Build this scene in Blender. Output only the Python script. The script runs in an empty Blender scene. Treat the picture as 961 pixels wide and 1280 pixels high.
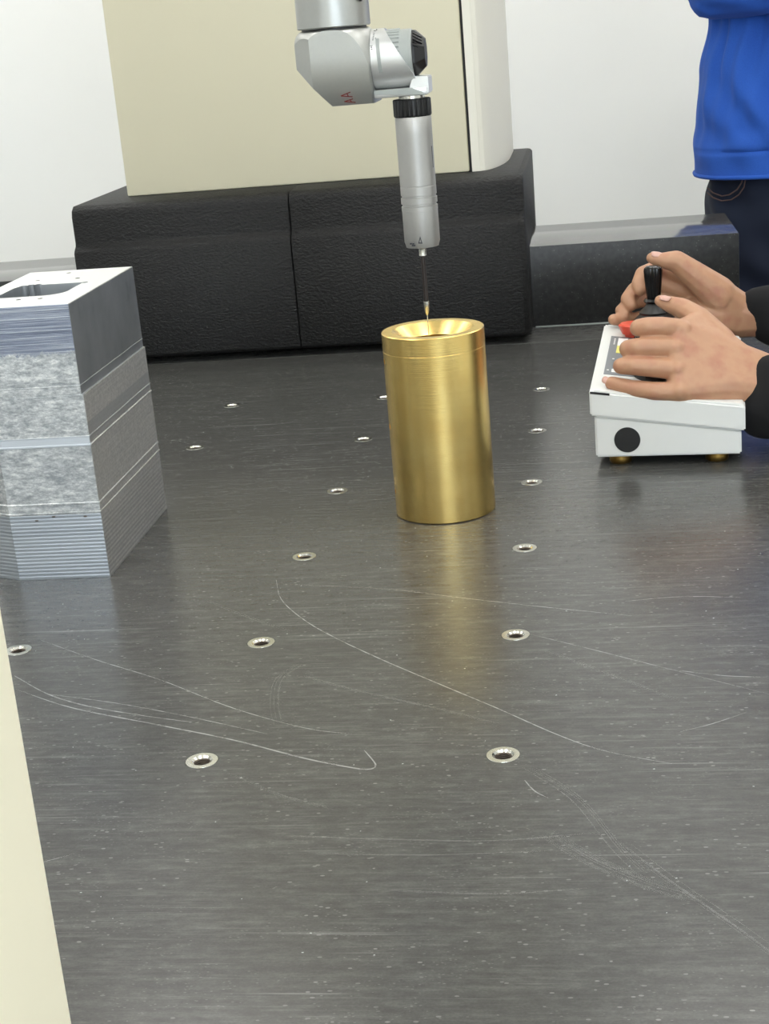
import bpy, bmesh, math, random
import numpy as np
from mathutils import Vector, Matrix, noise
from math import sin, cos, pi, radians, sqrt
random.seed(7)
SC = bpy.context.scene
COL = SC.collection

# ------------------------------------------------------------------ camera
# world: x right, y away, z up, metres; surface plate top is z = 0
R_CV = Matrix(((0.98915288, 0.12098304, -0.08330475),
               (-0.04182746, -0.31165729, -0.94927351),
               (-0.14080853, 0.94246105, -0.30321629)))
CAM = Vector((0.07020146, -0.89321943, 0.4552247))
FPX = 1916.1794
cd = bpy.data.cameras.new('camera'); cam = bpy.data.objects.new('camera', cd); COL.objects.link(cam)
cd.sensor_fit = 'VERTICAL'; cd.sensor_height = 36.0; cd.lens = FPX / 1280 * 36.0
cd.clip_start = 0.02; cd.clip_end = 60
rot = Matrix((R_CV[0], -R_CV[1], -R_CV[2])).transposed()
cam.matrix_world = Matrix.Translation(CAM) @ rot.to_4x4()
SC.camera = cam

def at(u, v, Y):
    """point of the plane y = Y seen at photograph pixel (u, v)"""
    d = R_CV.transposed() @ Vector(((u - 480.5) / FPX, (v - 640) / FPX, 1))
    return CAM + d * ((Y - CAM.y) / d.y)

# ------------------------------------------------------------------ world, exposure
FLOOR = -0.80
CEIL = 2.1
W = bpy.data.worlds.new('room_air'); SC.world = W; W.use_nodes = True
W.node_tree.nodes['Background'].inputs[0].default_value = (0.9, 0.95, 1.0, 1)
W.node_tree.nodes['Background'].inputs[1].default_value = 0.35
SC.view_settings.view_transform = 'Standard'; SC.view_settings.look = 'None'
SC.view_settings.exposure = 0.0; SC.view_settings.gamma = 1.0
SC.view_settings.use_curve_mapping = False
LAMP = 9.1          # ceiling panels
DAY = 4.0           # window behind the photographer

# ------------------------------------------------------------------ materials
def srgb(r, g, b):
    f = lambda c: ((c / 255 + 0.055) / 1.055) ** 2.4 if c > 10 else c / 255 / 12.92
    return (f(r), f(g), f(b), 1)

class NT:
    def __init__(s, name):
        s.m = bpy.data.materials.new(name); s.m.use_nodes = True
        s.t = s.m.node_tree; s.b = s.t.nodes['Principled BSDF']
        s.tc = s.t.nodes.new('ShaderNodeTexCoord')
    def n(s, kind, **kw):
        x = s.t.nodes.new(kind)
        for k, v in kw.items():
            if k.startswith('i_'):
                key = k[2:].replace('_', ' ')
                x.inputs[int(key) if key.isdigit() else key].default_value = v
            else: setattr(x, k, v)
        return x
    def l(s, a, b): s.t.links.new(a, b)
    def coords(s, scale=(1, 1, 1)):
        mp = s.n('ShaderNodeMapping'); mp.inputs['Scale'].default_value = scale
        s.l(s.tc.outputs['Object'], mp.inputs[0]); return mp.outputs[0]
    def noise(s, scale, co=None, detail=3, rough=.5):
        x = s.n('ShaderNodeTexNoise'); x.inputs['Scale'].default_value = scale
        x.inputs['Detail'].default_value = detail; x.inputs['Roughness'].default_value = rough
        s.l(co if co is not None else s.tc.outputs['Object'], x.inputs['Vector']); return x.outputs[0]
    def ramp(s, fac, stops):
        x = s.n('ShaderNodeValToRGB'); e = x.color_ramp.elements
        while len(e) < len(stops): e.new(.5)
        for k, (p, c) in enumerate(stops):
            e[k].position = p; e[k].color = c if len(c) == 4 else (*c, 1)
        s.l(fac, x.inputs[0]); return x.outputs[0]
    def mix(s, fac, a, b, mode='MIX'):
        x = s.n('ShaderNodeMix', data_type='RGBA', blend_type=mode)
        for sock, v in ((x.inputs[0], fac), (x.inputs[6], a), (x.inputs[7], b)):
            if isinstance(v, (int, float, tuple)): sock.default_value = v
            else: s.l(v, sock)
        return x.outputs[2]
    def math(s, op, a, b=0.0, clamp=False):
        x = s.n('ShaderNodeMath', operation=op, use_clamp=clamp)
        for k, v in enumerate((a, b)):
            if isinstance(v, (int, float)): x.inputs[k].default_value = v
            else: s.l(v, x.inputs[k])
        return x.outputs[0]
    def set(s, **kw):
        for k, v in kw.items():
            sock = s.b.inputs[k.replace('_', ' ')]
            if isinstance(v, (int, float, tuple)): sock.default_value = v
            else: s.l(v, sock)
        return s
    def bump(s, h, strength=.3, dist=.001):
        x = s.n('ShaderNodeBump'); x.inputs['Strength'].default_value = strength
        x.inputs['Distance'].default_value = dist
        s.l(h, x.inputs['Height']); s.l(x.outputs[0], s.b.inputs['Normal']); return s

def plain(name, col, rough=.5, metal=0.0, nscale=60, amt=.06, bump=0.0, **kw):
    t = NT(name)
    n = t.noise(nscale)
    c2 = tuple(min(1, c * (1 - amt)) for c in col[:3]) + (1,)
    c3 = tuple(min(1, c * (1 + amt)) for c in col[:3]) + (1,)
    t.set(Base_Color=t.mix(n, c2, c3), Roughness=rough, Metallic=metal, **kw)
    if bump: t.bump(t.noise(nscale * 6), bump, .0005)
    return t.m

def emis(name, col, s):
    t = NT(name); t.set(Base_Color=col, Emission_Color=col, Emission_Strength=s); return t.m

M = {}
M['wall'] = plain('white_wall_paint', srgb(246, 246, 243), .7, nscale=3, amt=.015, bump=.05)
M['ceiling'] = plain('ceiling_white', srgb(232, 232, 228), .8, nscale=2, amt=.02)
M['floor'] = plain('grey_floor_vinyl', srgb(120, 124, 122), .4, nscale=8, amt=.08)
M['cream'] = plain('cream_enamel', srgb(217, 211, 185), .42, nscale=3, amt=.02, bump=.04)
M['cream_near'] = plain('cream_enamel_smooth', srgb(244, 238, 214), .5, nscale=5, amt=.015)
M['white_cover'] = plain('offwhite_enamel', srgb(222, 219, 206), .4, nscale=3, amt=.02)
M['black_gap'] = plain('black_rubber', (.006, .006, .006, 1), .6)
M['alu_anod'] = plain('silver_anodised', srgb(176, 175, 172), .46, .8, nscale=300, amt=.03)
M['silver_paint'] = plain('silver_paint', srgb(176, 177, 174), .38, .95, nscale=400, amt=.03)
M['silver_bright'] = plain('bright_silver_paint', srgb(214, 215, 214), .35, .65, nscale=400, amt=.02)
M['grey_plastic'] = plain('grey_plastic', srgb(158, 163, 160), .45, .1)
M['black_plastic'] = plain('black_plastic', (.007, .007, .0075, 1), .42, nscale=200, amt=.2)
M['gloss_black'] = plain('gloss_black_plastic', (.003, .003, .0035, 1), .2, nscale=200, amt=.2)
M['steel'] = plain('stainless_steel', srgb(205, 204, 196), .22, 1.0, nscale=500, amt=.06)
M['dark_steel'] = plain('dark_threaded_steel', srgb(96, 88, 80), .35, 1.0, nscale=900, amt=.3)
M['carbon'] = plain('dark_brown_carbon', (.016, .010, .008, 1), .35)
M['red_ink'] = plain('red_ink', srgb(120, 38, 34), .5)
M['dark_ink'] = plain('dark_ink', srgb(50, 52, 60), .5)
M['pend_white'] = plain('white_powder_coat', srgb(216, 217, 214), .45, nscale=40, amt=.02, bump=.05)
M['panel_grey'] = plain('grey_membrane', srgb(110, 114, 118), .4, nscale=60, amt=.04)
M['red_plastic'] = plain('red_plastic', srgb(214, 78, 56), .4)
M['yellow'] = plain('yellow_lens', srgb(226, 222, 110), .3)
M['brass_foot_shaded'] = plain('brass_foot_shaded', srgb(120, 96, 50), .45, 1.0)  # colour darkened for the shade under the control box
M['label_white'] = plain('white_print', srgb(232, 232, 230), .5)
M['lamp'] = emis('lit_diffuser', (1, .985, .95, 1), LAMP)
M['daylight'] = emis('window_daylight', (.82, .91, 1, 1), DAY)

def granite():
    t = NT('worn_black_granite')
    st = t.noise(34, t.coords((1, 4.5, 1)), 7, .68)
    big = t.noise(3.0, t.coords((1, 1.5, 1)), 4, .55)
    fine = t.noise(620, t.coords((1, 1.4, 1)), 2, .5)
    base = t.ramp(st, [(.30, (.044, .044, .043)), (.5, (.050, .050, .048)), (.75, (.074, .074, .072))])
    base = t.mix(.32, base, t.ramp(big, [(.3, (.036, .036, .035)), (.7, (.074, .073, .070))]))
    base = t.mix(.45, base, t.ramp(fine, [(.3, (.55, .55, .55)), (.7, (1, 1, 1))]), 'MULTIPLY')
    mot = t.noise(75, t.coords((1, 2.2, 1)), 5, .75)
    base = t.mix(1.0, base, t.ramp(mot, [(.32, (.80, .80, .80)), (.5, (1.0, 1.0, 1.0)), (.68, (1.30, 1.30, 1.29))]), 'MULTIPLY')
    str_ = t.noise(12, t.coords((1, 16, 1)), 5, .7)
    base = t.mix(1.0, base, t.ramp(str_, [(.38, (.92, .92, .92)), (.52, (1.0, 1.0, 1.0)), (.66, (1.28, 1.28, 1.27))]), 'MULTIPLY')
    base = t.mix(1.0, base, (1.34, 1.34, 1.32, 1), 'MULTIPLY')
    # light wear specks
    vo = t.n('ShaderNodeTexVoronoi'); vo.inputs['Scale'].default_value = 95
    t.l(t.coords((1, 2.0, 1)), vo.inputs['Vector'])
    sp = t.math('LESS_THAN', vo.outputs['Distance'], .13)
    gate = t.math('GREATER_THAN', t.noise(11, None, 4, .7), .46)
    sp = t.math('MULTIPLY', sp, gate)
    vo2 = t.n('ShaderNodeTexVoronoi'); vo2.inputs['Scale'].default_value = 210
    t.l(t.coords((1, 2.6, 1)), vo2.inputs['Vector'])
    sp2 = t.math('MULTIPLY', t.math('LESS_THAN', vo2.outputs['Distance'], .16), t.math('GREATER_THAN', t.noise(14, t.coords((1, 3, 1)), 3), .52))
    base = t.mix(t.math('MULTIPLY', sp, t.math('MULTIPLY', t.noise(40, None, 1), .45)), base, (.42, .42, .40, 1))
    base = t.mix(t.math('MULTIPLY', sp2, .17), base, (.40, .40, .38, 1))
    # fine rubbed hairlines in several directions
    for ang, sc, amt in ((4, 9, .34), (12, 5, .30), (-24, 4, .30), (38, 3.5, .26), (75, 3, .14)):
        mp = t.n('ShaderNodeMapping'); mp.inputs['Rotation'].default_value = (0, 0, radians(ang))
        mp.inputs['Scale'].default_value = (1, 60, 1); t.l(t.tc.outputs['Object'], mp.inputs[0])
        h = t.noise(sc, mp.outputs[0], 4, .7)
        h = t.ramp(h, [(.60, (0, 0, 0)), (.70, (1, 1, 1))])
        g = t.ramp(t.noise(5 + sc, None, 2), [(.5, (0, 0, 0)), (.65, (1, 1, 1))])
        base = t.mix(t.math('MULTIPLY', t.math('MULTIPLY', h, g), amt), base, (.34, .34, .33, 1))
    t.set(Base_Color=base, Roughness=.22, IOR=1.38)
    t.bump(fine, .06, .0003)
    return t.m
M['granite'] = granite()

def black_granite(name, rough, ior, sheen_lift=1.0):
    t = NT(name)
    vo = t.n('ShaderNodeTexVoronoi'); vo.inputs['Scale'].default_value = 230
    t.l(t.tc.outputs['Object'], vo.inputs['Vector'])
    sp = t.math('MULTIPLY', t.math('LESS_THAN', vo.outputs['Distance'], .16), t.math('GREATER_THAN', t.noise(60, None, 2), .52))
    base = t.mix(t.math('MULTIPLY', sp, .35), t.ramp(t.noise(120), [(.35, (.012 * sheen_lift, .012 * sheen_lift, .012 * sheen_lift)), (.7, (.026 * sheen_lift, .026 * sheen_lift, .025 * sheen_lift))]), (.22, .22, .2, 1))
    t.set(Base_Color=base, Roughness=rough, IOR=ior)
    return t.m
M['black_granite'] = black_granite('ground_black_granite', .34, 1.45)
M['rail_top'] = black_granite('lapped_granite_top', .13, 2.1, 5.0)  # lighter base puts the white wall's reflection into the top's colour

def scratch_mat(name, v, a):
    t = NT(name)
    n = t.noise(70, None, 3, .7)
    t.set(Base_Color=(v, v, v * .98, 1), Roughness=.45,
          Alpha=t.math('MULTIPLY', t.ramp(n, [(.3, (.25, .25, .25)), (.62, (1, 1, 1))]), a))
    return t.m
M['scratch'] = scratch_mat('scratch_wear', .42, .60)
M['scratch_faint'] = scratch_mat('rubbed_wear', .30, .30)

def textured_cover():
    t = NT('textured_black_cover')
    mp = t.n('ShaderNodeMapping'); mp.inputs['Rotation'].default_value = (0, radians(35), 0)
    mp.inputs['Scale'].default_value = (1, 1, 1.9); t.l(t.tc.outputs['Object'], mp.inputs[0])
    n = t.noise(175, mp.outputs[0], 3, .55)
    t.set(Base_Color=t.ramp(n, [(.3, (.006, .006, .006)), (.7, (.014, .014, .014))]), Roughness=.55, Specular_IOR_Level=.32)
    t.bump(n, .9, .0026); return t.m
M['cover'] = textured_cover()

def brass():
    t = NT('turned_brass')
    tc = t.tc.outputs['Object']
    # angle around the axis for vertical bands, room reflections put into the colour
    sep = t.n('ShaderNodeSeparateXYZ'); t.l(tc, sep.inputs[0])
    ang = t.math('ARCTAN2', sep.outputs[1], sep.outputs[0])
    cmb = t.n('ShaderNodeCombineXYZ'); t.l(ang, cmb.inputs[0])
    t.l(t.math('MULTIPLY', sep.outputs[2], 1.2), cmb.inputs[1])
    refl_band = t.noise(4.5, cmb.outputs[0], 1.2, .4)
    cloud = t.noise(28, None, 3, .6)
    c = t.ramp(refl_band, [(.25, (.76, .53, .18)), (.5, (.88, .65, .23)), (.78, (.95, .74, .30))])
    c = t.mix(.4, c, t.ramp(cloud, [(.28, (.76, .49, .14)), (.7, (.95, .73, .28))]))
    ring = t.noise(40, t.coords((.2, .2, 60)), 3, .6)
    t.set(Base_Color=c, Roughness=.27, Metallic=1.0, Anisotropic=.55)
    tg = t.n('ShaderNodeTangent', direction_type='RADIAL', axis='Z'); t.l(tg.outputs[0], t.b.inputs['Tangent'])
    t.bump(ring, .10, .0004)
    return t.m
M['brass'] = brass()

def alu_face():
    """milled aluminium; bands with different machining by height above the plate"""
    t = NT('milled_aluminium')
    sep = t.n('ShaderNodeSeparateXYZ'); t.l(t.tc.outputs['Object'], sep.inputs[0])
    z = sep.outputs[2]
    pit = t.mix(.5, t.noise(260, t.coords((.8, .8, 1.6)), 5, .8), t.noise(60, t.coords((1, 1, 3)), 4, .7)); pit = t.math('ADD', t.math('MULTIPLY', t.math('SUBTRACT', pit, .5), 1.5), .5)
    pitc = t.ramp(pit, [(.36, (.34, .36, .38)), (.52, (.56, .58, .59)), (.66, (.84, .85, .84))])
    lines = t.noise(6, t.coords((1, 1, 130)), 4, .8)
    linec = t.ramp(lines, [(.36, (.12, .14, .20)), (.5, (.26, .29, .37)), (.66, (.56, .59, .64))])
    smooth = t.mix(.4, (.56, .60, .65, 1), t.ramp(t.noise(4, t.coords((1, 1, 40)), 3), [(.3, (.36, .40, .45)), (.7, (.60, .64, .69))]))
    fray = t.math('MULTIPLY', t.math('SUBTRACT', t.noise(90, None, 4, .8), .5), .022)
    zz = t.math('ADD', z, fray)
    up = t.math('MULTIPLY', t.math('SUBTRACT', zz, .2055), 400, True)      # 1 above .2055: rough streaks
    low = t.math('MULTIPLY', t.math('SUBTRACT', .0615, z), 900, True)       # 1 below .0615
    gr = t.math('MULTIPLY', t.math('GREATER_THAN', z, .1235), t.math('LESS_THAN', z, .1325))
    c = t.mix(up, pitc, linec); c = t.mix(low, c, smooth); c = t.mix(gr, c, (.66, .70, .75, 1))
    rg = t.mix(up, (.48, .48, .48, 1), (.36, .36, .36, 1)); rg = t.mix(low, rg, (.34, .34, .34, 1))
    h = t.mix(up, pit, lines); h = t.mix(low, h, (.5, .5, .5, 1)); h = t.mix(gr, h, (.5, .5, .5, 1))
    t.set(Base_Color=c, Metallic=.82, Roughness=rg)
    t.bump(h, .35, .0009)
    return t.m
def alu_side():
    t = NT('milled_aluminium_side')
    sep = t.n('ShaderNodeSeparateXYZ'); t.l(t.tc.outputs['Object'], sep.inputs[0]); z = sep.outputs[2]
    wav = t.noise(8, t.coords((1, 1, 95)), 3, .7)
    dots = t.noise(420, t.coords((1, 1, 1)), 2)
    blot = t.noise(22, t.coords((1, 1, .7)), 3, .6)
    upc = t.ramp(blot, [(.30, (.25, .27, .29)), (.42, (.36, .38, .40)), (.7, (.44, .46, .48))])  # dark reflection of the surroundings put into the upper face's colour
    lowc = t.mix(.5, t.ramp(dots, [(.35, (.38, .38, .37)), (.65, (.62, .61, .59))]), t.ramp(wav, [(.35, (.40, .40, .40)), (.65, (.60, .59, .57))]))
    rib = t.math('SINE', t.math('MULTIPLY', z, 2 * pi / .0040))
    ribg = t.math('MULTIPLY', t.math('SUBTRACT', .078, t.math('ADD', z, t.math('MULTIPLY', t.noise(14), .03))), 60, True)
    lowc = t.mix(t.math('MULTIPLY', t.math('MULTIPLY', t.math('GREATER_THAN', rib, .1), ribg), .45), lowc, (.26, .265, .27, 1))
    up = t.math('GREATER_THAN', z, .1695)
    mid = t.math('MULTIPLY', t.math('GREATER_THAN', t.math('ADD', z, t.math('MULTIPLY', t.noise(60), .01)), .131), t.math('LESS_THAN', z, .1445))
    c = t.mix(up, lowc, upc); c = t.mix(t.math('MULTIPLY', mid, .7), c, (.36, .37, .38, 1))
    t.set(Base_Color=c, Metallic=.85, Roughness=t.mix(up, (.5, .5, .5, 1), (.36, .36, .36, 1)))
    t.bump(t.mix(up, wav, t.noise(5, t.coords((1, 1, 60)), 2)), .25, .0006)
    return t.m
def alu_top():
    t = NT('milled_aluminium_top')
    b = t.noise(14, t.coords((2.2, .2, 1)), 2)
    t.set(Base_Color=t.ramp(b, [(.4, (.74, .75, .74)), (.6, (.84, .85, .84))]), Metallic=.6, Roughness=.42)  # light falling from above is put into this near white colour
    return t.m
M['alu'] = alu_face(); M['alu_side'] = alu_side(); M['alu_top'] = alu_top()

def skin():
    t = NT('skin')
    a = t.noise(38, None, 3); b = t.noise(230, None, 2)
    c = t.ramp(a, [(.32, srgb(172, 126, 99)[:3]), (.5, srgb(178, 136, 106)[:3]), (.68, srgb(167, 115, 92)[:3])])
    t.set(Base_Color=c, Roughness=.48, Subsurface_Weight=.12)
    t.b.inputs['Subsurface Radius'].default_value = (.008, .003, .002); t.b.inputs['Subsurface Scale'].default_value = .5
    t.bump(b, .12, .0006); return t.m
M['skin'] = skin()
M['pocket'] = plain('milled_pocket', srgb(176, 180, 184), .38, .8, nscale=40, amt=.1)
M['nail'] = plain('fingernail', srgb(198, 156, 142), .32, nscale=80, amt=.03)
def cloth(name, c1, c2, sc=900, rough=.9, sheen=.2, big=7):
    t = NT(name)
    a = t.noise(sc, None, 2); g = t.noise(big, None, 3)
    t.set(Base_Color=t.mix(t.math('ADD', t.math('MULTIPLY', a, .5), t.math('MULTIPLY', g, .5)), c1, c2), Roughness=rough, Sheen_Weight=sheen)
    t.bump(a, .25, .0006); return t.m
M['blue'] = cloth('blue_sweatshirt_cloth', srgb(20, 62, 152), srgb(44, 102, 200), 700, sheen=.03)
M['denim'] = cloth('dark_denim', srgb(9, 16, 34), srgb(20, 32, 56), 1100, sheen=0)
M['stitch'] = plain('brown_stitching', srgb(82, 62, 58), .8)
M['blackcloth'] = cloth('black_jacket_cloth', (.003, .003, .0035, 1), (.006, .006, .007, 1), 800, rough=1, sheen=0)
M['hair'] = plain('black_hair', (.012, .010, .009, 1), .45, nscale=200, amt=.4)
M['trouser'] = cloth('charcoal_trousers', (.02, .02, .024, 1), (.035, .035, .04, 1))

# ------------------------------------------------------------------ mesh helpers
ORG = {}
def link(name, me, mats, parent=None):
    o = bpy.data.objects.new(name, me); COL.objects.link(o)
    for m in (mats if isinstance(mats, (list, tuple)) else [mats]): me.materials.append(m)
    if parent is not None:
        org = ORG[parent.name]; me.transform(Matrix.Translation(-org))
        o.parent = parent; ORG[o.name] = org.copy()
    else:
        ORG[o.name] = Vector((0, 0, 0))
    return o

class MB:
    def __init__(s): s.bm = bmesh.new()
    def box(s, a, b, bev=0.0, seg=2, mi=0):
        n = bmesh.new(); bmesh.ops.create_cube(n, size=1)
        for v in n.verts:
            v.co = Vector([(a[k] + b[k]) / 2 + v.co[k] * (b[k] - a[k]) for k in range(3)])
        if bev: bmesh.ops.bevel(n, geom=n.edges[:], offset=bev, segments=seg, affect='EDGES', profile=.5)
        s.join(n, mi); return s
    def join(s, n, mi=0):
        for f in n.faces: f.material_index = max(f.material_index, mi)
        me = bpy.data.meshes.new('t'); n.to_mesh(me); n.free(); s.bm.from_mesh(me); bpy.data.meshes.remove(me)
    def lathe(s, prof, seg=48, o=(0, 0, 0), axis='Z', mi=0, rfun=None, close=False):
        """prof: (r, t) pairs along the axis; r = 0 closes with a pole"""
        n = bmesh.new(); o = Vector(o); rings = []
        for r, t in prof:
            ring = []
            for k in range(seg if r > 1e-7 else 1):
                a = 2 * pi * k / seg; rr = r * (rfun(a, t) if rfun else 1)
                p = {'Z': (rr * cos(a), rr * sin(a), t), 'X': (t, rr * cos(a), rr * sin(a)), 'Y': (rr * sin(a), t, rr * cos(a))}[axis]
                ring.append(n.verts.new(o + Vector(p)))
            rings.append(ring)
        prs = list(zip(rings, rings[1:]))
        if close: prs.append((rings[-1], rings[0]))
        for A, B in prs:
            if len(A) == 1 and len(B) == 1: continue
            for k in range(seg):
                k2 = (k + 1) % seg
                if len(A) == 1: n.faces.new((A[0], B[k2], B[k]))
                elif len(B) == 1: n.faces.new((A[k], A[k2], B[0]))
                else: n.faces.new((A[k], A[k2], B[k2], B[k]))
        bmesh.ops.recalc_face_normals(n, faces=n.faces[:]); s.join(n, mi); return s
    def prism(s, poly, lo, hi, axis='Z', bev=0.0, seg=2, mi=0):
        """poly 2-D; axis Z: (x,y); X: (y,z); Y: (x,z)"""
        n = bmesh.new()
        mk = {'Z': lambda p, t: (p[0], p[1], t), 'X': lambda p, t: (t, p[0], p[1]), 'Y': lambda p, t: (p[0], t, p[1])}[axis]
        A = [n.verts.new(mk(p, lo)) for p in poly]; B = [n.verts.new(mk(p, hi)) for p in poly]
        n.faces.new(A[::-1]); n.faces.new(B)
        for k in range(len(poly)):
            k2 = (k + 1) % len(poly); n.faces.new((A[k], A[k2], B[k2], B[k]))
        bmesh.ops.recalc_face_normals(n, faces=n.faces[:])
        if bev: bmesh.ops.bevel(n, geom=[e for e in n.edges if e.calc_face_angle(0) > .6], offset=bev, segments=seg, affect='EDGES')
        s.join(n, mi); return s
    def tube(s, pts, rad, seg=16, mi=0, caps=True):
        n = bmesh.new(); pts = [Vector(p) for p in pts]
        if isinstance(rad, (int, float)): rad = [rad] * len(pts)
        rings = []; up = None
        for k, p in enumerate(pts):
            d = (pts[min(k + 1, len(pts) - 1)] - pts[max(k - 1, 0)]).normalized()
            if up is None: up = d.orthogonal().normalized()
            up = (up - d * up.dot(d)).normalized(); sd = d.cross(up)
            rings.append([n.verts.new(p + (up * cos(2 * pi * j / seg) + sd * sin(2 * pi * j / seg)) * rad[k]) for j in range(seg)])
        for A, B in zip(rings, rings[1:]):
            for j in range(seg): n.faces.new((A[j], A[(j + 1) % seg], B[(j + 1) % seg], B[j]))
        if caps: n.faces.new(rings[0][::-1]); n.faces.new(rings[-1])
        bmesh.ops.recalc_face_normals(n, faces=n.faces[:]); s.join(n, mi); return s
    def ball(s, c, r, sub=3, sc=(1, 1, 1)):
        n = bmesh.new(); bmesh.ops.create_icosphere(n, subdivisions=sub, radius=1)
        for v in n.verts: v.co = Vector(c) + Vector([v.co[k] * r * sc[k] for k in range(3)])
        s.join(n); return s
    def chain(s, nodes):
        """capsule chain through (point, radius) nodes"""
        for (p, r) in nodes: s.ball(p, r, 2)
        for (p, r), (q, t) in zip(nodes, nodes[1:]):
            s.hull([(p, r), (q, t)], 2)
        return s
    def hull(s, balls, sub=2):
        n = bmesh.new()
        for p, r in balls:
            bmesh.ops.create_icosphere(n, subdivisions=sub, radius=r, matrix=Matrix.Translation(Vector(p)))
        g = bmesh.ops.convex_hull(n, input=n.verts[:])
        bmesh.ops.delete(n, geom=[v for v in n.verts if not v.link_faces], context='VERTS')
        keep = set(x for x in g['geom'] if isinstance(x, bmesh.types.BMFace))
        kill = [f for f in n.faces if f not in keep]
        if kill: bmesh.ops.delete(n, geom=kill, context='FACES')
        bmesh.ops.delete(n, geom=[v for v in n.verts if not v.link_faces], context='VERTS')
        bmesh.ops.recalc_face_normals(n, faces=n.faces[:]); s.join(n); return s
    def moved(s, mat):
        bmesh.ops.transform(s.bm, matrix=mat, verts=s.bm.verts[:]); return s
    def mesh(s, name, smooth=True, ang=35):
        me = bpy.data.meshes.new(name); s.bm.to_mesh(me); s.bm.free()
        if smooth:
            for p in me.polygons: p.use_smooth = True
            if ang: me.set_sharp_from_angle(angle=radians(ang))
        return me
    def build(s, name, mats, parent=None, smooth=True, ang=35):
        return link(name, s.mesh(name, smooth, ang), mats, parent)

def evaluated(me, mods):
    """run modifiers on a mesh and return the result"""
    o = bpy.data.objects.new('tmp', me); COL.objects.link(o)
    for kind, kw in mods:
        m = o.modifiers.new('m', kind)
        for k, v in kw.items(): setattr(m, k, v)
    dg = bpy.context.evaluated_depsgraph_get(); dg.update()
    r = bpy.data.meshes.new_from_object(o.evaluated_get(dg))
    bpy.data.objects.remove(o); return r

def fuse(mb, name, voxel, smooth=6, fac=.5):
    me = evaluated(mb.mesh(name, False), [('REMESH', dict(mode='VOXEL', voxel_size=voxel)), ('SMOOTH', dict(iterations=smooth, factor=fac))])
    for p in me.polygons: p.use_smooth = True
    return me

def thing(name, label, cat, loc, group=None):
    o = bpy.data.objects.new(name, None); COL.objects.link(o); o.empty_display_size = .05
    o.location = loc; o['label'] = label; o['category'] = cat
    if group: o['group'] = group
    ORG[o.name] = Vector(loc); return o
def tag(o, label, cat, group=None):
    o['label'] = label; o['category'] = cat
    if group: o['group'] = group
    return o
def struct(o): o['kind'] = 'structure'; return o
def stuff(o): o['kind'] = 'stuff'; return o

# ------------------------------------------------------------------ room shell
X0, X1, Y0, Y1 = -3.9, 2.7, -3.4, 2.75
struct(MB().box((X0, Y0, FLOOR - .1), (X1, Y1, FLOOR)).build('floor', M['floor']))
struct(MB().box((X0, Y0, CEIL), (X1, Y1, CEIL + .1)).build('ceiling', M['ceiling']))
struct(MB().box((X0 - .1, Y1, FLOOR), (X1 + .1, Y1 + .1, CEIL)).build('wall_back', M['wall']))
struct(MB().box((X0 - .1, Y0, FLOOR), (X0, Y1, CEIL)).build('wall_left', M['wall']))
struct(MB().box((X1, Y0, FLOOR), (X1 + .1, Y1, CEIL)).build('wall_right', M['wall']))
struct(MB().box((X0 - .1, Y0 - .1, FLOOR), (X1 + .1, Y0, FLOOR + .9)).box((X0 - .1, Y0 - .1, CEIL - .3), (X1 + .1, Y0, CEIL))
       .box((X0 - .1, Y0 - .1, FLOOR + .9), (-1.7, Y0, CEIL - .3)).box((2.1, Y0 - .1, FLOOR + .9), (X1 + .1, Y0, CEIL - .3)).build('wall_front', M['wall']))
w1 = struct(MB().box((-1.7, Y0 - .06, FLOOR + .9), (2.1, Y0 - .05, CEIL - .3)).build('window_1', M['daylight']))
fr = MB()
for x in (-1.7, -.45, .82, 2.05): fr.box((x, Y0 - .05, FLOOR + .9), (x + .05, Y0 - .01, CEIL - .3))
for z in (FLOOR + .9, CEIL - .35): fr.box((-1.7, Y0 - .05, z), (2.1, Y0 - .01, z + .05))
fr.build('window_frame', M['white_cover'], w1)
struct(MB().box((X0, Y1 - .015, FLOOR), (X1, Y1, FLOOR + .1), .003).build('baseboard_back', M['ceiling']))

panel_me = frame_me = None
k = 0
for y in (-2.3, -.85, .6, 2.1):
    for x in (-2.3, -.95, .4, 1.65):
        lab = '%s LED panel from the left in the ceiling row %s' % (('first', 'second', 'third', 'fourth')[k % 4], ('nearest the window', 'second from the window', 'third from the window', 'nearest the back wall')[k // 4])
        k += 1
        t = thing('ceiling_light', lab, 'ceiling light', (x, y, CEIL), 'LED panels in the ceiling')
        if panel_me is None:
            a = MB().box((x - .29, y - .29, CEIL - .012), (x + .29, y + .29, CEIL - .004)).build('diffuser', M['lamp'], t)
            f = MB()
            for s in (-1, 1):
                f.box((x + s * .295 - .008, y - .303, CEIL - .016), (x + s * .295 + .008, y + .303, CEIL - .001))
                f.box((x - .287, y + s * .295 - .008, CEIL - .016), (x + .287, y + s * .295 + .008, CEIL - .001))
            b = f.build('frame', M['white_cover'], t); panel_me, frame_me = a.data, b.data
        else:
            for nm, me in (('diffuser', panel_me), ('frame', frame_me)):
                o = bpy.data.objects.new(nm, me); COL.objects.link(o); o.parent = t

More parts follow.
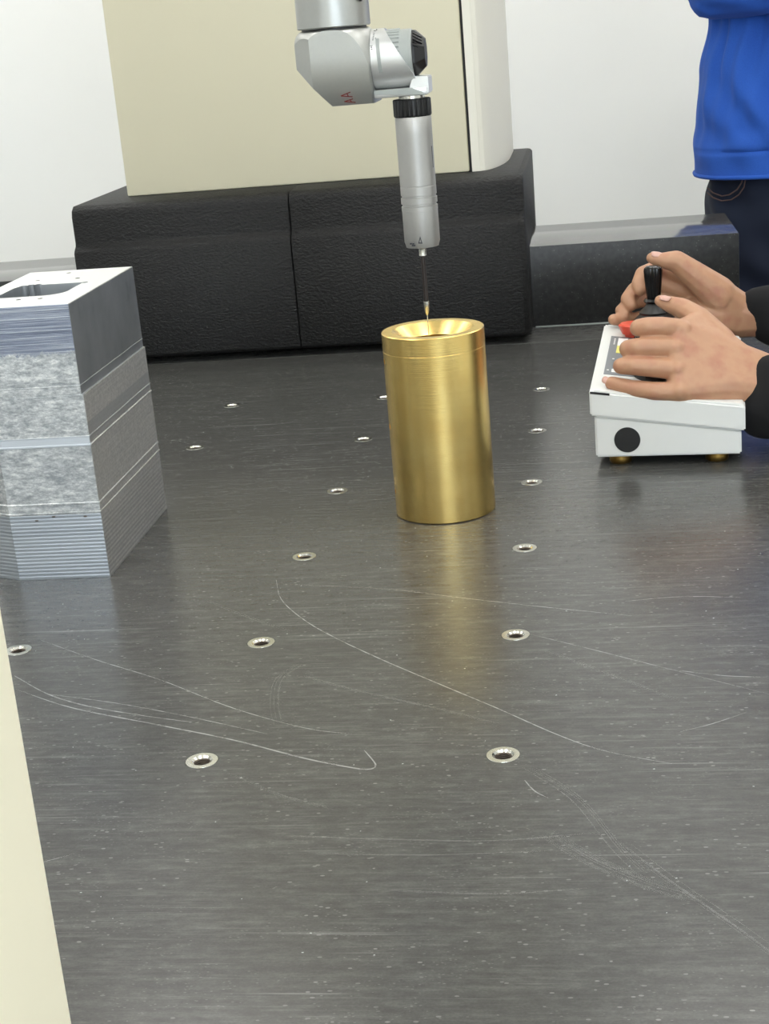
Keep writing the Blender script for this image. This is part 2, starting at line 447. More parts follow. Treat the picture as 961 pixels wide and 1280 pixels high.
# ------------------------------------------------------------------ surface plate
def circle(cx, cy, r, n): return [(cx + r * cos(2 * pi * j / n), cy + r * sin(2 * pi * j / n)) for j in range(n)]
def holed_slab(mb, outer, holes, ztop, depths, zbot, chamfer=0.0):
    n = bmesh.new(); loops = []
    for k, lp in enumerate([outer] + holes):
        vs = [n.verts.new((x, y, ztop)) for x, y in lp]
        es = [n.edges.new((vs[j], vs[(j + 1) % len(vs)])) for j in range(len(vs))]
        loops.append(vs)
    bmesh.ops.triangle_fill(n, edges=n.edges[:], use_beauty=True, normal=(0, 0, 1))
    for k, vs in enumerate(loops):
        levels = [(0, ztop)]
        if k == 0:
            if chamfer: levels.append((chamfer, ztop - chamfer))
            levels.append((chamfer, zbot))
        else: levels.append((0, depths[k - 1]))
        cx = sum(v.co.x for v in vs) / len(vs); cy = sum(v.co.y for v in vs) / len(vs)
        prev = vs
        for off, zz in levels[1:]:
            cur = []
            for v in vs:
                dx = math.copysign(off, v.co.x - cx); dy = math.copysign(off, v.co.y - cy)
                cur.append(n.verts.new((v.co.x + dx, v.co.y + dy, zz)))
            for j in range(len(vs)):
                j2 = (j + 1) % len(vs); n.faces.new((prev[j], prev[j2], cur[j2], cur[j]))
            prev = cur
        n.faces.new(prev)
    bmesh.ops.recalc_face_normals(n, faces=n.faces[:]); mb.join(n); return mb

plate = thing('surface_plate', 'large worn dark granite measuring table with rows of threaded steel inserts', 'table', (-.2, .45, FLOOR))
ins = [(x, y) for x in (0, -.2, -.4) for y in (0, .2, .4, .6, .8, 1.0) if not (x == -.4 and y == .4)]
TX0, TX1, TY0, TY1 = -1.25, .46, -.36, 1.283
slab = holed_slab(MB(), [(TX0, TY0), (TX1, TY0), (TX1, TY1), (TX0, TY1)], [circle(x, y, .01115, 32) for x, y in ins], 0, [-.02] * len(ins), -.18, .0015)
slab.build('slab', M['granite'], plate, smooth=False)
MB().box((TX0, 1.287, -.18), (.295, 1.66, 0), .0012).build('rear_slab', M['granite'], plate)
MB().box((-.018, 1.394, 0), (.284, 1.3975, .0020), .0008).build('seal_strip', M['grey_plastic'], plate)
ib = MB().lathe([(.0050, -.0195), (.0110, -.0195), (.0110, -.0002), (.0108, .0002), (.0072, .0002), (.0058, -.0012)], 32)
ime = ib.mesh('threaded_insert')
pr = []
z = -.0012
while z > -.017: pr += [(.0058, z), (.0049, z - .0007)]; z -= .0014
tb = MB().lathe(pr + [(0, -.0185)], 24).mesh('thread')
for m_, q in ((ime, 'steel'), (tb, 'dark_steel')): m_.materials.append(M[q])
for x, y in ins:
    o = bpy.data.objects.new('threaded_insert', ime); COL.objects.link(o); o.parent = plate
    o.location = Vector((x, y, 0)) - ORG[plate.name]; o.rotation_euler.z = random.uniform(0, 6)
    q = bpy.data.objects.new('thread', tb); COL.objects.link(q); q.parent = o
for x in (-1.1, .3):
    for y in (-.2, 1.45):
        MB().box((x - .06, y - .06, FLOOR), (x + .06, y + .06, -.18), .004).build('leg', M['grey_plastic'], plate)
MB().box((-1.16, -.26, -.30), (.36, 1.51, -.18), .004).build('stand_frame', M['grey_plastic'], plate)

def smooth_path(pts, n=6):
    out = []
    P = [np.array(p, float) for p in pts]; P = [2 * P[0] - P[1]] + P + [2 * P[-1] - P[-2]]
    for k in range(1, len(P) - 2):
        for j in range(n):
            t = j / n; a, b, c, d = P[k - 1:k + 3]
            out.append(.5 * ((2 * b) + (-a + c) * t + (2 * a - 5 * b + 4 * c - d) * t * t + (-a + 3 * b - 3 * c + d) * t ** 3))
    out.append(P[-2]); return out
def ribbon(mb, pts, w, z, taper=True):
    p = smooth_path(pts); n = mb.bm; L = []
    for k, q in enumerate(p):
        a = p[min(k + 1, len(p) - 1)] - p[max(k - 1, 0)]; a = a / (np.linalg.norm(a) + 1e-9)
        u = k / (len(p) - 1); ww = w * ((.25 + .75 * sin(pi * min(1, max(0, u))) ** .6) if taper else 1) * (1 + .35 * noise.noise(Vector((q[0] * 90, q[1] * 90, w * 999))))
        L.append((n.verts.new((q[0] - a[1] * ww / 2, q[1] + a[0] * ww / 2, z)), n.verts.new((q[0] + a[1] * ww / 2, q[1] - a[0] * ww / 2, z))))
    for A, B in zip(L, L[1:]): n.faces.new((A[0], A[1], B[1], B[0]))
sc = MB()
for pts, w in (
    ([[-.2149, .3407], [-.2007, .2916], [-.1733, .2446], [-.1407, .2037], [-.0969, .1571], [-.0443, .1053], [-.0082, .0702], [.0363, .0251], [.0672, .0009], [.1065, -.0172]], .0010),
    ([[-.3843, .1481], [-.3449, .1123], [-.3067, .0894], [-.2593, .0708], [-.2211, .0585]], .0013),
    ([[-.3449, .1123], [-.2833, .0921], [-.223, .0663], [-.1623, .037]], .0008),
    ([[-.3737, .1225], [-.3182, .0873], [-.2498, .0575], [-.1859, .0296], [-.1309, .0002], [-.0968, -.0145], [-.0856, -.0171], [-.0817, -.0132], [-.0837, -.0062], [-.0922, .0101]], .0015),
    ([[-.3885, .2196], [-.3271, .1748], [-.2642, .133], [-.1971, .0806], [-.1388, .0456], [-.1037, .0342]], .0008),
    ([[-.1013, .3045], [-.0455, .2809], [.0206, .2554], [.0895, .2307]], .0008),
    ([[.0148, -.0348], [.0217, -.0495], [.0302, -.0588]], .0009),
    ([[.0033, .2053], [.0581, .1669], [.109, .13], [.1767, .0814]], .0007),
    ([[.1141, .0273], [.1354, .038], [.1602, .0548]], .0008),
    ([[.11, .128], [.15, .1135], [.19, .108]], .0009), ([[.085, .262], [.13, .268], [.175, .262]], .0008),
    ([[-.32, -.16], [-.28, -.135], [-.25, -.118]], .0007), ([[-.34, -.12], [-.29, -.095]], .0006)):
    ribbon(sc, pts, w, .00022)
stuff(sc.build('scratches', M['scratch'], plate, smooth=False))
sf = MB()
for pts, w in (
    ([[-.2166, .3311], [-.1584, .3195], [-.1013, .3045], [-.0455, .2809]], .0010),
    ([[-.1569, .0528], [-.166, .0855], [-.171, .1271], [-.1609, .1556]], .0028),
    ([[-.157, .1334], [-.1076, .1023], [-.0528, .0727], [-.0069, .0452]], .0026),
    ([[.0167, -.019], [.047, -.0613], [.0697, -.1177], [.0823, -.1435]], .0034),
    ([[.03, -.10], [.055, -.13], [.085, -.155], [.11, -.17]], .0060),
    ([[.075, -.11], [.10, -.15], [.135, -.20], [.16, -.24]], .0042),
    ([[-.27, .30], [-.23, .262], [-.18, .22]], .0020), ([[.02, .17], [.07, .12], [.12, .07]], .0025),
    ([[-.12, -.10], [-.06, -.105], [0, -.108], [.06, -.10]], .0018), ([[-.10, -.12], [-.04, -.123], [.03, -.12]], .0016),
    ([[-.06, -.16], [0, -.165], [.05, -.16]], .0015), ([[-.18, -.02], [-.14, -.05], [-.10, -.07]], .0018)):
    for q in range(max(3, int(w / .0006))):
        off = random.uniform(-.5, .5) * w * 1.3; a_, b_ = random.uniform(-.004, .004), random.uniform(-.004, .004)
        ribbon(sf, [(x_ + a_ + off * .3, y_ + off) for x_, y_ in pts], random.uniform(.0003, .0007), .00014 + q * .000004)
stuff(sf.build('rub_marks', M['scratch_faint'], plate, smooth=False))
# loose chips of swarf lying on the plate
cb = MB()
for _ in range(150):
    x, y = random.uniform(-.42, .22), random.choice((random.uniform(-.25, .5), random.uniform(.3, 1.1)))
    if -.49 < x < -.36 and .35 < y < .58: continue
    l, a = random.uniform(.0002, .0007), random.uniform(-.5, .5)
    v = [cb.bm.verts.new((x + dx * cos(a) * l - dy * sin(a) * l * .35, y + dx * sin(a) * l + dy * cos(a) * l * .35, zz)) for dx, dy, zz in ((-1, -1, .0002), (1, -1, .0002), (.7, 1, .0005), (-.8, .8, .0003))]
    cb.bm.faces.new(v)
stuff(cb.build('metal_specks', M['grey_plastic'], plate, smooth=False))

# ------------------------------------------------------------------ guide rail
rail = MB().box((-1.22, 1.3985, .0), (.283, 1.625, .1215), .0012).build('guide_rail', [M['black_granite'], M['rail_top']])
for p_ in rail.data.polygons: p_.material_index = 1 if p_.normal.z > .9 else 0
tag(rail, 'long polished black granite beam lying along the back of the table', 'guide rail')

# ------------------------------------------------------------------ measuring machine
mm = thing('measuring_machine', 'cream machine column standing in a textured black base cover on the granite beam', 'machine', (-.35, 1.5, .1215))
prof = [(1.2825, .012), (1.277, .0165), (1.277, .1715), (1.2795, .1755), (1.2885, .1820), (1.2895, .1860),
        (1.2895, .2230), (1.2930, .2320), (1.302, .2375), (1.72, .2375), (1.72, .02), (1.64, .02), (1.64, .1235), (1.39, .1235), (1.39, .012)]
MB().prism(prof, -.677, -.3558, 'X', .0012, 1).build('base_cover', M['cover'], mm, ang=50)
# right hand cover has a broad rounded end
rc = MB().prism(prof, -.3545, -.028, 'X', .0012, 1)
prof_in = [(1.2865, .014), (1.281, .0185), (1.281, .1695), (1.2835, .1735), (1.2925, .1800), (1.2935, .184), (1.2935, .220), (1.2970, .229), (1.306, .2335), (1.716, .2335), (1.716, .022), (1.644, .022), (1.644, .1235), (1.394, .1235), (1.394, .014)]
n = bmesh.new()
xs = ((-.0285, prof), (-.0235, [(p[0] * .7 + q[0] * .3, p[1] * .7 + q[1] * .3) for p, q in zip(prof, prof_in)]), (-.0205, prof_in))
rg = [[n.verts.new((x, p[0], p[1])) for p in pf] for x, pf in xs]
for A, B in zip(rg, rg[1:]):
    for j in range(len(A)): n.faces.new((A[j], A[(j + 1) % len(A)], B[(j + 1) % len(A)], B[j]))
n.faces.new(rg[-1]); n.faces.new(rg[0][::-1]); bmesh.ops.recalc_face_normals(n, faces=n.faces[:]); rc.join(n)
rc.build('base_cover', M['cover'], mm, ang=50)
ZT = 1.22
MB().box((-.6195, 1.389, .2375), (-.1015, 1.69, ZT), .003).build('column_panel', M['cream'], mm)
MB().box((-.1015, 1.394, .2375), (-.0975, 1.68, ZT)).build('joint_gasket', M['black_gap'], mm)
cv = [(-.0975, 1.388), (-.086, 1.388), (-.0845, 1.3895)]
for k in range(0, 11):
    a = k / 10 * pi / 2; cv.append((-.0845 + .0345 * sin(a), 1.3895 + .175 * (1 - cos(a)) ** .92))
cv += [(-.050, 1.69), (-.0975, 1.69)]
MB().prism(cv, .2375, ZT, 'Z').build('side_cover', M['white_cover'], mm, ang=20)
MB().box((-.6195, 1.389, ZT), (-.05, 1.69, ZT + .03), .004).build('column_cap', M['cream'], mm)
MB().box((-.20, .46, ZT + .03), (-.09, 1.69, ZT + .17), .008).build('cross_arm', M['cream'], mm)

# near left column, close to the photographer
e = at(45, 1000, -.46)
nc = thing('machine_frame_post', 'tall smooth cream painted machine post at the lower left edge of the table', 'post', (e.x - .15, -.60, FLOOR))
MB().box((e.x - .30, -.75, FLOOR + .03), (e.x, -.46, .9), .003, 3).build('post_cover', M['cream_near'], nc)
MB().box((e.x - .32, -.77, FLOOR), (e.x + .02, -.44, FLOOR + .03), .003).build('foot_plate', M['black_plastic'], nc)

# ------------------------------------------------------------------ probe head
YA = .522; XA = -.1484; XP = -.0840
ph = thing('probe_head', 'silver motorised probe head hanging above the brass cylinder with a long thin stylus', 'probe head', (XA, YA, .15))
MB().lathe([(0, .4545), (.0318, .4545), (.0327, .4555), (.0327, .60), (.030, .603), (0, .603)], 96, (XA, YA, 0)).build('upper_sleeve', M['silver_paint'], ph)
MB().box((XA - .045, YA - .045, .603), (XA + .045, YA + .045, ZT + .03), .004).build('ram', M['white_cover'], ph)
MB().box((XA + .0275, YA - .0215, .4745), (XA + .0295, YA - .0135, .52), .0006).build('sleeve_badge', M['black_plastic'], ph)
# faceted housing: lathe form cut by flat planes
hp_ = smooth_path([(.0300, .4530), (.0318, .4522), (.0345, .4493), (.0376, .4437), (.0412, .4345), (.0442, .4230), (.0457, .4100), (.0462, .3950), (.0463, .3850)], 6)
lat = MB().lathe([(0, .4530)] + [(float(a_[0]), float(a_[1])) for a_ in hp_] + [(0, .3850)], 240, (XA, YA, 0)).mesh('lat', False)
D = .0310
pl = [(XA - .0342, YA - .017), (XA - .0190, YA - D), (XA + .0320, YA - D), (XA + .0334, YA - D + .002), (XA + .0334, YA + D), (XA - .019, YA + D), (XA - .0342, YA + .017)]
cut = MB().prism(pl, .3880, .460, 'Z')
bmesh.ops.bisect_plane(cut.bm, geom=cut.bm.verts[:] + cut.bm.edges[:] + cut.bm.faces[:], plane_co=(XA - .0342, YA, .4215), plane_no=Vector((-.80, 0, -.72)).normalized(), clear_outer=True)
bmesh.ops.holes_fill(cut.bm, edges=[e_ for e_ in cut.bm.edges if e_.is_boundary])
bmesh.ops.recalc_face_normals(cut.bm, faces=cut.bm.faces[:])
cme = cut.mesh('cut', False); co = bpy.data.objects.new('c', cme); COL.objects.link(co)
hm = evaluated(lat, [('BOOLEAN', dict(operation='INTERSECT', object=co, solver='EXACT'))])
bpy.data.objects.remove(co)
def belly(z): return 4.2 * max(0.0, .431 - z) ** 2
hb_ = bmesh.new(); hb_.from_mesh(hm)
for k in range(16):
    bmesh.ops.bisect_plane(hb_, geom=hb_.verts[:] + hb_.edges[:] + hb_.faces[:], plane_co=(0, 0, .431 - k * .0027), plane_no=(0, 0, 1))
for v in hb_.verts:
    if v.co.y < YA: v.co.y += belly(v.co.z)
hb_.to_mesh(hm); hb_.free()
for p in hm.polygons: p.use_smooth = True
hm.set_sharp_from_angle(angle=radians(7))
housing = link('wrist_housing', hm, M['silver_paint'], ph)
MB().lathe([(0, .453), (.0290, .453), (.0290, .4546), (0, .4546)], 64, (XA, YA, 0)).build('joint_seal', M['black_plastic'], ph)
# red lettering on the housing front
def stroke(mb, a, b, w, y):
    a, b = np.array(a), np.array(b); d = (b - a) / np.linalg.norm(b - a); nn = np.array([-d[1], d[0]]) * w / 2
    q = [a - nn, b - nn, b + nn, a + nn]
    mb.prism([tuple(t) for t in q], y, y + .0004, 'Y')
lt = MB(); yf = YA - D - .0003
def letter_a(pa, pb, pc):
    A, B, C = [(p.x, p.z) for p in (at(*pa, yf), at(*pb, yf), at(*pc, yf))]
    stroke(lt, A, B, .0008, yf); stroke(lt, A, C, .0008, yf)
    m1 = tuple(np.array(A) * .36 + np.array(B) * .64); m2 = tuple(np.array(A) * .36 + np.array(C) * .64)
    stroke(lt, m1, m2, .0009, yf)
letter_a((425, 120.4), (437, 115.4), (439.5, 121.4))
letter_a((429, 127.6), (440, 124), (443, 128.6))
for v in lt.bm.verts: v.co.y += belly(v.co.z)
lt.build('red_lettering', M['red_ink'], housing, smooth=False)
# swivel cover: cylinder about x cut by a slanting plane
ZC = .4245
def swivel(r0, x0, xend, seg=72, r_in=None):
    n = bmesh.new(); A = []; B = []; C = []
    for k in range(seg):
        a = 2 * pi * k / seg; y = YA + r0 * sin(a); z = ZC + r0 * cos(a)
        A.append(n.verts.new((x0, y, z))); B.append(n.verts.new((xend(z), y, z)))
        ri = r0 - .0016; zi = ZC + ri * cos(a); C.append(n.verts.new((xend(z) , YA + ri * sin(a), zi)))
    for k in range(seg):
        j = (k + 1) % seg; n.faces.new((A[k], A[j], B[j], B[k])); n.faces.new((B[k], B[j], C[j], C[k]))
    n.faces.new(A); n.faces.new(C[::-1]); bmesh.ops.recalc_face_normals(n, faces=n.faces[:]); m = MB(); m.join(n); return m
def xe(z):
    t = (.4506 - z) / (.4506 - .4085)
    return -.1032 + .0255 * max(0, min(t, 1.0)) ** .92 + (max(0, t - 1)) * .012
sw = swivel(.0262, -.1148, xe); sw.build('swivel_cover', M['silver_bright'], ph, ang=40)
MB().lathe([(0, -.1155), (.0250, -.1155), (.0250, -.1145), (0, -.1145)], 64, (0, YA, ZC), 'X').build('swivel_gap', M['black_plastic'], ph)
MB().lathe([(0, -.108), (.0238, -.108), (.0238, -.0800), (.0228, -.0788), (0, -.0788)], 72, (0, YA, ZC), 'X').build('swivel_drum', M['grey_plastic'], ph)
rb = MB()
for k in range(9):
    a = radians(2 + k * 10.5)
    c_ = Vector((0, YA - .0238 * sin(a), ZC + .0238 * cos(a)))
    rb.tube([c_ + Vector((-.1005, 0, 0)), c_ + Vector((-.0895, 0, 0))], .0011, 8)
rb.build('grip_ribs', M['grey_plastic'], ph)
# slot bar and scale marks on the cover
sb = MB()
for k in range(12):
    a0, a1 = radians(48 + k * 5.6), radians(48 + (k + 1) * 5.6); r_ = .0266
    n = bmesh.new(); vs = []
    for a in (a0, a1):
        for x in (-.1096 + (a - radians(48)) * .0012, -.1066 + (a - radians(48)) * .0012):
            for r2 in (.0255, r_): vs.append(n.verts.new((x, YA - r2 * sin(a), ZC + r2 * cos(a))))
    for f in ((1, 3, 7, 5), (0, 1, 5, 4), (2, 6, 7, 3), (0, 2, 3, 1), (4, 5, 7, 6)): n.faces.new([vs[i] for i in f])
    bmesh.ops.recalc_face_normals(n, faces=n.faces[:]); sb.join(n)
sb.build('index_strip', M['grey_plastic'], ph)
mk = MB()
def mark(x, z, w, h):
    dz = z - ZC; y = YA - sqrt(max(.0262 ** 2 - dz ** 2, 0)) - .0002
    mk.box((x - w / 2, y, z - h / 2), (x + w / 2, y + .0009, z + h / 2))
for u, v, w, h in ((466, 39, .0022, .0007), (468, 38, .0008, .0016), (465.5, 42, .0012, .0006), (465.5, 44, .0012, .0006), (465.4, 46, .0012, .0006), (465.3, 48, .0012, .0006), (465.2, 50, .0012, .0006), (468.3, 48, .0006, .0009), (463.8, 57, .0022, .0005), (464, 59, .0010, .0010), (464.5, 61.5, .0012, .0006)):
    p = at(u, v, YA - .024); mark(p.x, p.z, w, h)
mk.build('scale_marks', M['dark_ink'], ph, smooth=False)
# black end cap
ec = MB().lathe([(0, -.0796), (.0196, -.0796), (.0212, -.0785), (.0209, -.0765), (.0132, -.0684), (.0124, -.0680), (0, -.0680)], 8, (0, YA, .4272), 'X')
bmesh.ops.rotate(ec.bm, verts=ec.bm.verts[:], cent=(0, YA, .4272), matrix=Matrix.Rotation(radians(22.5), 3, 'X'))
cap = ec.build('end_cap', M['black_plastic'], ph, ang=15)
eb = MB()
for k in range(5):
    zz = .4455 - k * .0026
    eb.tube([(-.0770, YA - .0165 - k * .0008, zz - .001), (-.0700, YA - .0118, zz - .0055)], .0007, 8)
eb.build('cap_ridges', M['gloss_black'], cap)
# foot
ft = MB().box((-.1150, YA - .0205, .3915), (-.0675, YA + .0205, .3985), .0012)
ft.prism([(-.0835, .3980), (-.0662, .3925), (-.0662, .4072), (-.0790, .4078), (-.0802, .4060)], YA - .0185, YA + .0185, 'Y', .0008)
ft.build('mounting_foot', M['silver_bright'], ph)
MB().prism([(-.1148, .3985), (-.0812, .3985), (-.0722, .3945), (-.0690, .3915), (-.1148, .3950)], YA - .0218, YA - .0195, 'Y', .0004).build('foot_trim', M['grey_plastic'], ph)
# probe body
def knurl(a, t): return 1 + .022 * (1 if sin(a * 26) > 0 else -1)
MB().lathe([(0, .3885), (.0118, .3885), (.0118, .3925), (0, .3925)], 48, (XP, YA, 0)).build('coupling_ring', M['steel'], ph)
MB().lathe([(0, .3885), (.0155, .3885), (.0168, .3878), (.0168, .3742), (.0160, .3728), (0, .3728)], 208, (XP, YA, 0), rfun=lambda a, t: knurl(a, t)).build('knurled_collar', M['black_plastic'], ph, ang=30)
r = .0164
pbm = MB().lathe([(0, .3728), (r - .0006, .3728), (r, .3718), (r, .3580), (r, .3120), (r - .00025, .3117), (r - .00025, .3112), (r, .3109), (r, .3033), (r - .0008, .3030), (r - .0008, .3014), (r + .0002, .3010), (r + .0002, .2958), (r - .0008, .2954), (r - .0008, .2938), (r + .0002, .2934), (r + .0002, .2895), (r, .2893), (r, .2610), (r - .0010, .2580), (.0150, .2562), (0, .2562)], 96, (XP, YA, 0))
probe = pbm.build('probe_body', M['alu_anod'], ph)
am = MB(); yy = YA - r - .0002
pa = [at(525, 295, yy), at(522.6, 304.5, yy), at(528, 304.5, yy), at(525.2, 298.5, yy), at(524.0, 303.2, yy), at(526.5, 303.2, yy)]
n = bmesh.new(); vs = [n.verts.new(p) for p in pa]
for f in ((0, 1, 4, 3), (0, 3, 5, 2), (1, 2, 5, 4)): n.faces.new([vs[i] for i in f])
am.join(n)
for u, v in ((513.5, 304.8), (516.5, 304.8), (515.8, 307), (518, 307)):
    p = at(u, v, YA - .0158); am.box((p.x - .0008, YA - .0166, p.z - .0005), (p.x + .0008, YA - .0140, p.z + .0005))
am.build('arrow_mark', M['dark_ink'], probe, smooth=False)
MB().prism([(YA - .0058, .327), (YA - .0045, .327), (YA - .0045, .346), (YA - .0058, .346)], XP + .0140, XP + .0157, 'X').build('side_print', M['dark_ink'], probe)
XS = -.0846
MB().lathe([(0, .2568), (.0040, .2568), (.0048, .2560), (.0056, .2556), (.0052, .2545), (.0036, .2538), (.0032, .2500), (.0035, .2485), (.0035, .2475), (0, .2475)], 32, (XS, YA, 0)).build('stylus_adapter', M['steel'], ph)
MB().lathe([(0, .2476), (.0021, .2476), (.0021, .2045), (0, .2045)], 24, (XS, YA, 0)).build('stylus_stem', M['carbon'], ph)
MB().lathe([(0, .2047), (.0026, .2047), (.0026, .1995), (.0023, .1985), (.0022, .1962), (.0010, .1920), (0, .1920)], 24, (XS, YA, 0)).build('stylus_collet', M['steel'], ph)
MB().lathe([(0, .1925), (.00045, .1925), (.00045, .1500), (0, .1500)], 10, (XS, YA, 0)).build('stylus_needle', M['steel'], ph)
MB().ball((XS, YA, .1497), .0010, 2).build('ruby_tip', M['red_plastic'], ph)

# ------------------------------------------------------------------ brass cylinder
CX, CY, CR, CH = -.0808, .5235, .0484, .1782
ring = MB().lathe([(.0270, .004), (.0270, .1670), (.0380, .1776), (.0385, CH), (.0476, CH), (CR, CH - .0008), (CR, .1613), (CR - .00012, .1611), (CR - .00012, .1609), (CR, .1607), (CR, .0008), (CR - .0008, 0), (.0278, 0)], 160, (CX, CY, 0), close=True).mesh('b', False)
cut = MB()
for zz, rr in ((.1525, .0030), (.0890, .0030), (.0245, .0028)):
    a = radians(198); d = Vector((cos(a), sin(a), 0))
    cut.tube([Vector((CX, CY, zz)) + d * (CR - .012), Vector((CX, CY, zz)) + d * (CR + .01)], rr, 20)
a = radians(193); d = Vector((cos(a), sin(a), 0)); p = Vector((CX, CY, .163)) + d * CR
cme = cut.mesh('cut', False); co = bpy.data.objects.new('c', cme); COL.objects.link(co)
bme = evaluated(ring, [('BOOLEAN', dict(operation='DIFFERENCE', object=co, solver='EXACT'))])
bpy.data.objects.remove(co)
bme.transform(Matrix.Translation((-CX, -CY, 0)))
for q in bme.polygons: q.use_smooth = True
bme.set_sharp_from_angle(angle=radians(25))
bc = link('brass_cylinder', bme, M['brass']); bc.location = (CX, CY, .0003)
tag(bc, 'turned golden brass cylinder with a countersunk bore standing under the stylus', 'cylinder')

# ------------------------------------------------------------------ aluminium block
def plan(i, ir):
    xr = -.3722 - i - ir
    return [(xr, .3635 + i), (xr, .5640 - i), (-.4805 + i, .5680 - i), (-.4820 + i, .3745 + i), (-.4575 + i * .4, .3635 + i)]
lv = []
z = 0.0
lv.append((0, .0002, 0))
NR = 18; pit = .0612 / NR
for k in range(NR):
    z0 = .0006 + k * pit
    lv += [(z0, .00008, 0), (z0 + pit * .4, 0, 0), (z0 + pit * .6, 0, 0), (z0 + pit * .86, .0001, 0)]
lv += [(.0618, .0000, 0), (.0622, -.0006, 0), (.0632, -.0006, 0), (.0636, .0001, 0), (.0698, .0001, 0), (.0702, -.0004, 0), (.0715, -.0004, 0), (.0722, .0002, 0),
       (.1232, .0002, 0), (.1238, -.0005, 0), (.1250, -.0005, 0), (.1256, .0003, 0), (.1314, .0003, 0), (.1318, -.0002, 0), (.1326, -.0002, 0), (.1330, .0003, 0),
       (.1686, .0003, 0), (.1694, .0003, 0), (.1697, .0004, .0016), (.1770, .0004, .0016), (.1773, .0001, .0016), (.1779, .0001, .0016), (.1782, .0004, .0016),
       (.2060, .0004, .0016), (.2488, .0004, .0016), (.2494, .0009, .0016)]
n = bmesh.new(); rings = []
for z, i, ir in lv: rings.append([n.verts.new((x, y, z)) for x, y in plan(i, ir)])
for A, B in zip(rings, rings[1:]):
    for j in range(5):
        f = n.faces.new((A[j], A[(j + 1) % 5], B[(j + 1) % 5], B[j]))
        f.material_index = 1 if j == 0 else 0
n.faces.new(rings[0][::-1])
# top with pocket and screw holes
pk = [(-.4615, .4795)]
def arc(cx, cy, r, a0, a1, k): return [(cx + r * cos(radians(a0 + (a1 - a0) * j / k)), cy + r * sin(radians(a0 + (a1 - a0) * j / k))) for j in range(k + 1)]
pk = arc(-.4170, .4365, .0190, -90, 0, 8) + [(-.3980, .4770)] + arc(-.3960, .4800, .0030, -120, 120, 6) + [(-.4000, .4815)]
pk += [(-.4400, .4830)] + arc(-.4430, .4860, .0032, -40, 180, 6) + arc(-.4500, .4850, .0032, 0, 200, 5) + arc(-.4560, .4820, .0034, 20, 200, 5) + [(-.4620, .4700), (-.4620, .4300)] + arc(-.4540, .4255, .0080, 180, 270, 4)
hl = [circle(x, y, .0024, 10) for x, y in ((-.4338, .5477), (-.4126, .5096), (-.4527, .5111), (-.4328, .4034), (-.4125, .4024), (-.4560, .4034), (-.388, .535), (-.470, .545))]
tz = lv[-1][0]
new = []
loops = [rings[-1]] + [[n.verts.new((x, y, tz)) for x, y in lp] for lp in [pk] + hl[:6]]
es = []
for vs in loops:
    for j in range(len(vs)):
        a_, b_ = vs[j], vs[(j + 1) % len(vs)]
        ed = n.edges.get((a_, b_)) or n.edges.new((a_, b_)); es.append(ed)
g = bmesh.ops.triangle_fill(n, edges=es, use_beauty=True, normal=(0, 0, 1))
for f in g['geom']:
    if isinstance(f, bmesh.types.BMFace): f.material_index = 2
for k, vs in enumerate(loops[1:]):
    zb = tz - .075 if k == 0 else tz - .012
    B = [n.verts.new((v.co.x, v.co.y, zb)) for v in vs]
    for j in range(len(vs)):
        f = n.faces.new((vs[j], vs[(j + 1) % len(vs)], B[(j + 1) % len(vs)], B[j])); f.material_index = 4 if k == 0 else 3
    f = n.faces.new(B); f.material_index = 4 if k == 0 else 3
bmesh.ops.recalc_face_normals(n, faces=n.faces[:])
bl = MB(); bl.join(n)
ab = bl.build('aluminium_block', [M['alu'], M['alu_side'], M['alu_top'], M['dark_steel'], M['pocket']], smooth=False)
tag(ab, 'tall milled silver aluminium block with a pocket in its top at left of the table', 'metal block')
# chips on the front face
ORG[ab.name] = Vector((0, 0, 0))
for u, v in ((46, 651), (106.5, 645.5), (67, 646)):
    MB().ball(at(u, v, .3632), .0011, 2, (1.7, .5, .7)).build('burr', M['dark_steel'], ab)

# ------------------------------------------------------------------ control pendant
TH = radians(-4.5); PO = Vector((.0615, .640, 0))
def pw(xl, yl, z): return Vector((PO.x + xl * cos(TH) - yl * sin(TH), PO.y + xl * sin(TH) + yl * cos(TH), z))
def zl(xl, yl): return .0825 - .0205 * xl / .154 + .0185 * yl / .25
pd = thing('control_pendant', 'white sloping control box with joystick and red button under two hands', 'control box', tuple(PO))
PM = Matrix.Translation(PO) @ Matrix.Rotation(TH, 4, 'Z')
def pend(mb, name, mat, parent=None, **kw): return mb.moved(PM).build(name, mat, parent or pd, **kw)
def wedge(x0, x1, y0, y1, zb, zt, bev):
    n = bmesh.new()
    v = [n.verts.new((x, y, f(x, y))) for f in (zb, zt) for x, y in ((x0, y0), (x1, y0), (x1, y1), (x0, y1))]
    for f in ((3, 2, 1, 0), (4, 5, 6, 7), (0, 1, 5, 4), (1, 2, 6, 5), (2, 3, 7, 6), (3, 0, 4, 7)): n.faces.new([v[i] for i in f])
    bmesh.ops.bevel(n, geom=n.edges[:], offset=bev, segments=3, affect='EDGES'); m = MB(); m.join(n); return m
LX, LY = .1545, .25
pend(wedge(.004, .1505, .003, .247, lambda x, y: .0105, lambda x, y: zl(x, y) - .0275, .0018), 'base_tray', M['pend_white'])
pend(wedge(.006, .1485, .005, .245, lambda x, y: zl(x, y) - .030, lambda x, y: zl(x, y) - .026, .0003), 'joint_gap', M['black_gap'])
pend(wedge(0, LX, 0, LY, lambda x, y: zl(x, y) - .0268, lambda x, y: zl(x, y) - .0012, .0016), 'lid', M['pend_white'])
pend(wedge(.0045, LX - .002, .0015, LY - .003, lambda x, y: zl(x, y) - .0020, lambda x, y: zl(x, y), .0006), 'top_panel', M['pend_white'])
